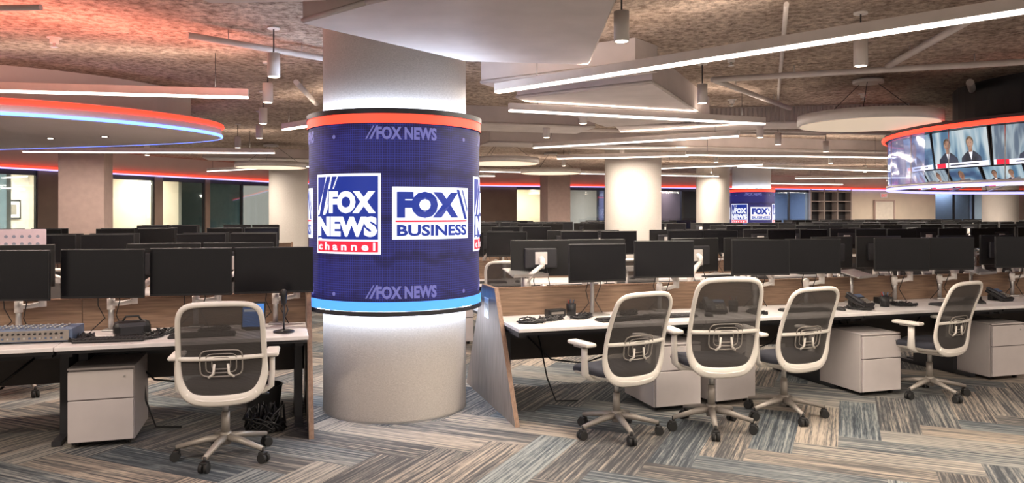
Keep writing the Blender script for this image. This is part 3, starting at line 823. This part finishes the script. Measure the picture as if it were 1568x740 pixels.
TB, LB = frame_wall('wall_back', (-7, 24.9), (e.x, e.y),
    [(0, 3, 'brown'), (3, 6.1, 'glass'), (6.1, 7.5, 'brown'), (7.5, 8.5, 'glass'), (8.5, 9.4, 'brown'), (9.4, 11, 'glass'), (11, 12.3, 'brown'), (12.3, 15.2, 'glass'), (15.2, 16.2, 'blue'),
     (16.2, 20.1, 'glass'), (20.1, 22.1, 'shelf'), (22.1, 26.6, 'door'), (26.6, 31, 'glass'), (31, 33, 'beige'), (33, 36, 'glass')])
b = MB()
b.box((0, 0, 1.05), (.95, .05, 2.1), M_walloff, .004)
b.box((-.50, -.01, 1.06), (.05, .09, 2.14), M_pillar); b.box((.50, -.01, 1.06), (.05, .09, 2.14), M_pillar); b.box((0, -.01, 2.14), (1.05, .09, .06), M_pillar)
b.cyl((.38, -.03, 1.0), (.38, -.08, 1.0), .02, M_silver, 10); b.box((.33, -.08, 1.0), (.12, .015, .02), M_silver)
o = put('door_1', b.mesh('door_1')); o.matrix_world = TB @ Matrix.Translation((23.8, -.03, 0))
b = MB(); b.box((0, 0, 0), (.34, .04, .18), M_paper, .004)
vs, fs = text_geo('EXIT', .02); b.raw([(-.14+.28*x, -.022, -.055+.11*y) for x, y in vs], fs, E_logored)
o = put('exit_sign', b.mesh('exit_sign')); o.matrix_world = TB @ Matrix.Translation((23.8, -.02, 2.36))
def interior(T, L, name, mats):
    b = MB(); n = len(mats); w = L/n
    for i, m_ in enumerate(mats):
        b.box(((i+.5)*w, 3.2, 1.4), (w, .1, 2.8), m_, 0, None, T)
        if i: b.box((i*w, 1.75, 1.4), (.1, 2.9, 2.8), m_, 0, None, T)
    b.box((L/2, 1.7, 2.75), (L, 3, .06), M_soffit, 0, None, T)
    put(name, b.mesh(name))
interior(TL, LL, 'wall_office_left', [M_teal, M_teal, M_walloff, M_walloff, M_wallb, M_teal])
interior(TB, LB, 'wall_office_back', [M_wallbrown, M_walloff, M_wallb, M_wallblue, M_wallbrown, M_wallblue, M_wallblue, M_wallb, M_wallblue, M_wallb])
def area(name, loc, sx, sy, power, c=(1, .84, .69), rot=(0, 0, 0)):
    l = bpy.data.lights.new(name, 'AREA'); l.shape = 'RECTANGLE'; l.size = sx; l.size_y = sy; l.energy = power; l.color = c
    o = bpy.data.objects.new(name, l); o.location = loc; o.rotation_euler = rot; col.objects.link(o); return o
for T, w, n, pw, c in ((TL, 2.5, 'office_light', 170, (.85, .95, 1)), (TL, 5.8, 'office_light', 150, (1, .9, .78)), (TL, 8.0, 'office_light', 180, (1, .88, .72)), (TL, 12.6, 'office_light', 190, (.85, .95, 1)),
                       (TB, 8, 'office_light', 300, (1, .82, .6)), (TB, 13.5, 'office_light', 110, (.8, .7, 1)), (TB, 19, 'office_light', 180, (.65, .75, 1)), (TB, 29.5, 'office_light', 170, (.7, .8, 1))):
    p = T @ Vector((w, 1.8, 2.68)); area(n, p, 2.0 if T is TL else 2.4, 1.2, pw, c, (0, 0, math.atan2(T[1][0], T[0][0])))
b = MB()
b.cyl((0, 0, 0), (0, 0, .03), .14, M_dark, 20); b.cyl((0, 0, .02), (0, 0, 1.75), .012, M_dark, 8)
b.tube([(0, 0, 1.72), (0, 0, 1.82)], [.05, .17], M_dark, 20); b.tube([(0, 0, 1.815), (0, 0, 1.825)], [.15, .15], E_can, 20)
put('floor_lamp', b.mesh('floor_lamp'), TL @ Vector((9.6, 1.6, 0)))
b = MB()
b.box((0, 0, 0), (.5, .03, .5), M_dark, .004); b.box((0, -.017, 0), (.42, .004, .42), M_paper); b.box((.02, -.02, 0), (.22, .004, .26), M_basegrey)
pf = b.mesh('framed_picture')
for T, w, z in ((TL, 8.7, 1.75), (TL, 6.4, 1.7), (TB, 8.2, 1.6), (TL, 12.4, 1.7)):
    o = put('framed_picture', pf); o.matrix_world = T @ Matrix.Translation((w, 3.12, z))
b = MB()
for z in (.02, .45, .9, 1.35, 1.8): b.box((0, 0, z), (1.1, .32, .03), M_wallbrown)
for x in (-.55, .55): b.box((x, 0, .91), (.03, .32, 1.8), M_wallbrown)
for z in (.05, .48, .93, 1.38):
    x = -.5
    while x < .45:
        w = random.uniform(.03, .07); h = random.uniform(.2, .33)
        b.box((x+w/2, 0, z+h/2-.015), (w*.9, .22, h), random.choice([M_mixer, M_paper, M_logo_r, M_basegrey, M_wallb, M_dark])); x += w+.004
bs = b.mesh('bookshelf')
for T, w in ((TL, 7.8), (TL, 10.4), (TL, 3.4), (TB, 13.4), (TB, 18.8), (TB, 30.0)):
    o = put('bookshelf', bs); o.matrix_world = T @ Matrix.Translation((w, 2.8, 0))
b = MB(); b.box((0, 0, CZ/2), (.2, 16, CZ), M_wallb); put('wall_left_near', b.mesh('wlb'), (-12.9, 4.3, 0))
b = MB(); b.box((0, 0, CZ/2), (.2, 40, CZ), M_wallb); put('wall_right', b.mesh('wr'), (26.5, 16, 0))

# ------------------------------------------------------------------ ceiling services
def wires(b, p, q):
    for f in (.1, .9):
        x = p.lerp(q, f); b.cyl(x, Vector((x.x, x.y, CZ)), .003, M_dark, 5)
lin = [((-.14, 6.76), (3.4, 3.46)), ((-.03, 7.96), (3.08, 9.17)), ((.36, 12.5), (3.2, 10.6)), ((3.25, 14.05), (7.5, 14.7)),
       ((-5.4, 6.55), (-2.48, 7.07)), ((-2.98, 9.8), (-2.0, 8.85)), ((-8.66, 13.3), (-4.3, 13.6)), ((-.83, 19.5), (6.1, 22.2)), ((.9, 15.0), (3.36, 14.3)),
       ((5.3, 17.6), (9.8, 19.5)), ((8.9, 23.6), (13.3, 22.6)), ((-7.9, 19.5), (-6.1, 18.3)), ((-4.9, 17.6), (-1.2, 16.6)), ((8.5, 16.0), (12.0, 17.0)), ((-3.6, 21.5), (-.5, 22.0)),
       ((3.6, 18.3), (5.6, 16.8)), ((11.0, 20.5), (14.5, 21.5)), ((9.0, 27.4), (12.5, 28.4)), ((14.5, 28.9), (18.5, 30.1)), ((17.5, 25.5), (20.5, 26.0))]  # entries nearest the back wall are added to brighten it
LZ = 2.70
for i, (p, q) in enumerate(lin):
    p = Vector((*p, LZ)); q = Vector((*q, LZ)); d = q-p; L = d.length; ang = math.atan2(d.y, d.x); mid = (p+q)/2
    b = MB(); M = Matrix.Translation(mid) @ Matrix.Rotation(ang, 4, 'Z')
    b.box((0, 0, .035), (L, .062, .07), M_fix, .003, None, M)
    b.box((0, 0, -.009), (L-.01, .056, .020), E_strip, 0, None, M)
    wires(b, p+Vector((0, 0, .07)), q+Vector((0, 0, .07)))
    put('linear_pendant_light', b.mesh('linear_pendant_light'))
    area('linear_and_fill_lamp', mid - Vector((0, 0, .03)), L, .06, (28 if i < 7 else 42)*L, (1, .865, .73), (0, 0, ang))
    if i < 11: area('ceiling_fill_uplight', mid + Vector((0, 0, .085)), L, .06, 3.0*L, (1, .80, .65), (math.pi, 0, ang))  # upward fill added to brighten the ceiling, not part of the fixtures
b = MB(); b.tube([(0, 0, 0), (0, 0, .19)], [.05, .05], M_fix, 20); b.tube([(0, 0, -.001), (0, 0, .004)], [.04, .04], E_can, 20)
b.cyl((0, 0, .19), (0, 0, .40), .006, M_dark, 6); b.cyl((0, 0, .385), (0, 0, .40), .05, M_fix, 16); canm = b.mesh('cylinder_pendant_light')
for i, (x, y) in enumerate([(.70, 4.8), (-1.92, 6.05), (-2.42, 7.44), (-3.05, 9.2), (-3.7, 11.0), (2.6, 5.6), (1.9, 7.5), (.87, 9.2), (.5, 10.9), (4.25, 12.0), (-3.9, 5.45),
                            (2.2, 15.0), (-5.8, 18.9), (5.9, 22.1), (14.9, 22.9), (-6.9, 14.2), (-1.0, 13.1), (7.0, 16.5), (9.4, 20.0),
                            (3.6, 10.9), (5.6, 13.4), (-4.6, 12.6), (4.4, 16.2), (-2.2, 15.4), (1.2, 17.4), (7.9, 13.6), (9.6, 17.8), (11.5, 18.8), (3.1, 20.4), (-3.4, 19.3), (12.6, 25.2)]):
    put('cylinder_pendant_light', canm, (x, y, 2.70))
    if i > 18: continue
    l = bpy.data.lights.new('spot', 'SPOT'); l.energy = 50 if i in (11, 12, 13, 14) else 105; l.spot_size = math.radians(85); l.spot_blend = .8; l.shadow_soft_size = .04; l.color = (1, .87, .72)
    o = bpy.data.objects.new('downlight_lamp', l); o.location = (x, y, 2.685); col.objects.link(o)
def disc_mesh(r, lens):
    b = MB()
    b.tube([(0, 0, 0), (0, 0, .11)], [r, r], M_fix, 64)
    b.tube([(0, 0, -.004), (0, 0, .002)], [r-.03, r-.03], lens, 64)
    b.cyl((0, 0, .46), (0, 0, .50), .16, M_fix, 24)
    for i in range(3):
        a = i*2.094; b.cyl((r*.8*math.cos(a), r*.8*math.sin(a), .11), (.1*math.cos(a), .1*math.sin(a), .47), .004, M_dark, 5)
    return b.mesh('disc_pendant_light')
dk = disc_mesh(.74, E_disc); dk2 = disc_mesh(.74, E_discb)
for i, (x, y) in enumerate(((3.96, 8.35), (-.2, 14.9), (.95, 18.5), (-5.2, 16.2))):
    put('disc_pendant_light', dk2 if i else dk, (x, y, 2.585))
def duct(poly, z0, z1=CZ, mat=None, lip=True):
    b = MB(); b.prism(poly, z0, z1, mat or M_duct)
    if lip:
        n = len(poly)
        for i in range(n):
            p, q = Vector((*poly[i], z0+.02)), Vector((*poly[(i+1) % n], z0+.02))
            b.tube([p, q], .018, M_pipe, 4)
    put('air_duct', b.mesh('air_duct'))
duct([(-1.32, 4.74), (-.36, 5.92), (.61, 6.06), (.55, 3.0), (-.45, 3.0), (-.45, 4.05), (-.84, 4.33)], 2.80)
duct([(-1.80, 4.50), (-1.1, 4.45), (-.95, 3.2), (-2.3, 3.4)], 2.86, CZ, M_soffit)
duct([(-.30, 7.30), (1.05, 6.40), (1.30, 6.72), (-.05, 7.75)], 2.86)
duct([(.05, 7.85), (1.30, 6.95), (2.55, 9.7), (1.3, 10.4)], 2.80)
duct([(1.5, 10.9), (5.4, 10.2), (5.5, 10.9), (1.7, 11.7)], 2.86)
duct([(-2.0, 10.0), (1.2, 10.9), (1.0, 11.7), (-2.2, 10.8)], 2.84)
duct([(-.4, 13.4), (9.0, 15.9), (8.8, 16.6), (3.6, 15.2), (-.6, 14.1)], 2.86)
duct([(-7, 17.0), (-1, 18.8), (-1.2, 19.6), (-7.2, 17.8)], 2.86)
duct([(9, 11.6), (15, 13.4), (14.8, 14.2), (8.8, 12.4)], 2.86)
b = MB()
b.box((.575, 4.0, 2.93), (.02, 1.2, .22), M_grille)
for i in range(24): b.box((.59, 3.42+i*.05, 2.93), (.02, .012, .21), M_dark)
put('vent_grille', b.mesh('vent_grille'))
b = MB()
for i in range(60):
    b.box((1.75+i*.06, 10.80-i*.0108, 2.98), (.02, .02, .2), M_grille)
put('vent_grille', b.mesh('vent_grille2'))
def pipe(pts, r=.03):
    b = MB(); b.tube(pts, r, M_pipe, 10)
    for p in pts[1:-1]: b.tube([Vector(p)-Vector((0, .04, 0)), Vector(p)+Vector((0, .04, 0))], r*1.3, M_pipe, 10)
    for p, q in zip(pts, pts[1:]):
        for f in (.25, .75):
            x = Vector(p).lerp(Vector(q), f); b.cyl(x, Vector((x.x, x.y, CZ)), .005, M_silver, 5)
    put('ceiling_pipe', b.mesh('ceiling_pipe'))
pipe([(-2.55, 5.9, 3.0), (-1.62, 6.85, 3.0)], .028)
pipe([(2.1, 7.85, 3.0), (5.1, 6.8, 3.0), (7.0, 6.2, 3.0)], .03)
pipe([(2.1, 7.85, 3.0), (3.7, 10.0, 3.0)], .03)
pipe([(3.65, 7.3, 3.03), (3.3, 5.0, 3.03)], .03)
pipe([(1.9, 5.2, 3.05), (3.4, 9.6, 3.05)], .018)
pipe([(5.0, 8.2, 3.03), (6.6, 10.6, 3.03)], .04); pipe([(4.8, 12.0, 3.0), (9.0, 11.1, 3.0)], .03)
pipe([(-9, 5.5, 3.0), (-3.2, 5.1, 3.0)], .022); pipe([(-2.3, 8.0, 3.0), (-2.5, 9.6, 3.0)], .03); pipe([(3.5, 12.5, 3.0), (8.7, 13.6, 3.0)], .035)
pipe([(-1.8, 12.2, 3.0), (5.5, 13.2, 3.0)], .035); pipe([(4.3, 4.6, 3.04), (5.0, 7.0, 3.04)], .025)
b = MB(); b.cyl((0, 0, 0), (0, 0, .05), .035, M_fix, 12); b.cyl((0, 0, -.03), (0, 0, 0), .012, M_silver, 8); b.cyl((0, 0, -.034), (0, 0, -.03), .03, M_silver, 12); b.cyl((0, 0, .045), (0, 0, .05), .06, M_fix, 16)
spm = b.mesh('fire_sprinkler')
for x, y in ((-3.9, 6.4), (4.4, 9.4), (-1.6, 9.0), (2.9, 9.9), (2.1, 7.2)):
    put('fire_sprinkler', spm, (x, y, 3.05))
b = MB(); b.cyl((0, 0, 0), (0, 0, .04), .14, M_fix, 28); b.cyl((0, 0, -.012), (0, 0, 0), .09, M_fix, 28); put('ceiling_speaker', b.mesh('ceiling_speaker'), (1.72, 4.6, 3.06))

# ------------------------------------------------------------------ left LED canopy
outer = [(-12.7, 6.3), (-6.7, 6.75), (-5.05, 7.25), (-4.25, 7.9), (-3.76, 8.7), (-3.62, 9.5), (-3.95, 10.0), (-4.9, 10.5), (-6.5, 11.0), (-9, 11.7), (-12.7, 12.3)]
def smooth(poly, it=2):
    for _ in range(it):
        n = [poly[0]]
        for a, c in zip(poly, poly[1:]):
            n += [(a[0]*.75+c[0]*.25, a[1]*.75+c[1]*.25), (a[0]*.25+c[0]*.75, a[1]*.25+c[1]*.75)]
        n.append(poly[-1]); poly = n
    return poly
oc = smooth(outer, 3)
b = MB(); b.prism(oc, 2.565, 2.74, M_soffit)
b.tube([(x, y, 2.700) for x, y in oc], .032, E_red, 8); b.tube([(x, y, 2.58) for x, y in oc], .018, E_blue, 8)
inn = [(x+(-9-x)*.07, y+(9-y)*.10) for x, y in oc]
b.prism([(max(x, -12.7), y) for x, y in inn], 2.74, CZ, M_soffit)
for x, y in ((-5.9, 9.6), (-5.1, 9.4), (-6.0, 8.2), (-7.2, 9.6)):
    b.tube([(x, y, 2.558), (x, y, 2.57)], [.05, .05], M_dark, 16); b.tube([(x, y, 2.555), (x, y, 2.565)], [.03, .03], E_can, 16)
put('led_edge_canopy', b.mesh('led_edge_canopy'))
area('canopy_red_lamp', (-3.2, 5.9, 2.66), 2.2, .4, 22, (1, .30, .22), (math.pi, 0, .8))
area('canopy_red_lamp', (-5.2, 5.6, 2.62), 4.4, .6, 40, (1, .26, .19), (math.pi, 0, .1))
area('canopy_violet_lamp', (-1.8, 3.7, 2.84), .8, .5, 7, (.6, .5, 1), (0, 0, .3))

# ------------------------------------------------------------------ right hanging screen ring
HC = Vector((6.9, 8.6, 0)); b = MB()
def rp(r, a, z): return Vector((HC.x+r*math.cos(a), HC.y+r*math.sin(a), z))
b.prism([(HC.x+2.36*math.cos(i/96*2*math.pi), HC.y+2.36*math.sin(i/96*2*math.pi)) for i in range(96)], 2.50, 2.58, M_dark)
b.prism([(HC.x+1.6*math.cos(i/48*2*math.pi), HC.y+1.6*math.sin(i/48*2*math.pi)) for i in range(48)], 2.58, CZ, M_dark)
b.tube([rp(2.37, i/96*2*math.pi, 2.52) for i in range(96)], .026, E_red, 8, closed=True)
b.tube([rp(2.33, i/96*2*math.pi, 1.895) for i in range(96)], .016, E_lav, 8, closed=True)
b.tube([rp(2.33, i/96*2*math.pi, 1.925) for i in range(96)], .016, M_silver, 8, closed=True)
for i in range(24):
    a = i/24*2*math.pi; b.cyl(rp(2.33, a, 1.93), rp(2.33, a, 2.53), .005, M_silver, 6); b.tube([rp(1.70, a, 2.48), rp(1.85, a, 2.0), rp(2.31, a, 1.92)], .012, M_silver, 6)
b.surf(lambda i, j: rp(2.32, math.radians(100+86*i), 1.94+.56*j), 40, 1, M_ringglass)
b.surf(lambda i, j: rp(1.7, i*2*math.pi, 2.0+.50*j), 64, 1, M_wallblue)
put('hanging_screen_ring', b.mesh('hanging_screen_ring'))
def tv(w, h, mi):
    b = MB(); b.box((0, 0, 0), (w, .04, h), M_black, .005); b.box((0, -.022, 0), (w-.03, .003, h-.03), M_news[mi])
    k = h/.42; W90 = Matrix.Rotation(math.pi/2, 4, 'X')
    xs = (-.16, .13) if mi == 0 else ((.06,) if mi == 1 else (-.08,))
    for x in xs:
        x *= w/.72
        g = 1.0 if mi == 0 else 1.4
        def pr(poly, d, m_): b.prism(poly, -.0003, .0003, m_, None, Matrix.Translation((0, d, 0)) @ W90)
        E = lambda cx, cz, rx, rz, n=22: [(cx+rx*k*math.cos(q/n*6.2832), cz*k+rz*k*math.sin(q/n*6.2832)) for q in range(n)]
        pr([(x-.13*k*g, -.19*k), (x+.13*k*g, -.19*k), (x+.12*k*g, -.10*k), (x+.07*k*g, -.055*k), (x+.03*k*g, -.03*k), (x-.03*k*g, -.03*k), (x-.07*k*g, -.055*k), (x-.12*k*g, -.10*k)], -.0246, E_tvdark)
        pr([(x-.026*k*g, -.03*k), (x, -.13*k), (x+.026*k*g, -.03*k)], -.0253, E_white)
        pr([(x-.022*k*g, -.045*k), (x+.022*k*g, -.045*k), (x+.024*k*g, .02*k), (x-.024*k*g, .02*k)], -.0256, E_skin)
        pr(E(x, .062, .046*g, .058*g), -.0260, E_hair)
        pr(E(x, .045, .038*g, .052*g), -.0267, E_skin)
        for sx in (-.014, .014): pr(E(x+sx*k*g, .052, .006*g, .003*g, 8), -.0274, E_tvdark)
        pr(E(x, .018, .012*g, .0035*g, 8), -.0274, M_logo_r)
    b.box((0, -.0280, -h*.40), (w-.04, .001, h*.12), E_white); b.box((-w*.36, -.0290, -h*.40), (w*.16, .001, h*.12), E_logored); b.box((.04, -.0290, -h*.40), (w*.5, .001, h*.03), E_tvdark)
    b.box((0, .05, 0), (.2, .06, .15), M_dark)
    return b.mesh('wall_tv')
tvs = [tv(.74, .43, i) for i in range(3)]; tvl = [tv(.42, .25, i) for i in range(3)]
for i, a in enumerate(range(-186, -60, 20)):
    A = math.radians(a); p = rp(2.12, A, 2.30)
    put('hanging_tv', tvs[(i+2) % 3], p, rot=(math.radians(8), 0, A+math.pi/2))
for i, a in enumerate(range(-190, -60, 12)):
    A = math.radians(a); p = rp(2.04, A, 2.00)
    put('hanging_tv', tvl[i % 3], p, rot=(math.radians(28), 0, A+math.pi/2))

# ------------------------------------------------------------------ unseen fill lights added outside the view, plus warm ambient
for x, y, pw in ((-3.5, 2.5, 100), (.5, 1.8, 95), (4.5, 2.0, 120), (7.5, 4.8, 90)):
    area('linear_and_fill_lamp', (x, y, 2.68), 3.0, .3, pw, (1, .85, .70), (0, 0, .3))
w = bpy.data.worlds.new('world'); sc.world = w; w.use_nodes = True
bg = w.node_tree.nodes['Background']; bg.inputs[0].default_value = (1, .86, .75, 1); bg.inputs[1].default_value = .50

# ------------------------------------------------------------------ camera
cd = bpy.data.cameras.new('camera'); cd.sensor_width = 36; cd.lens = 1150/1568*36; cd.shift_y = -43/1568; cd.clip_end = 200
cam = bpy.data.objects.new('camera', cd); cam.location = (0, 0, 1.6); cam.rotation_euler = (math.pi/2, 0, 0); col.objects.link(cam); sc.camera = cam
sc.view_settings.view_transform = 'Standard'
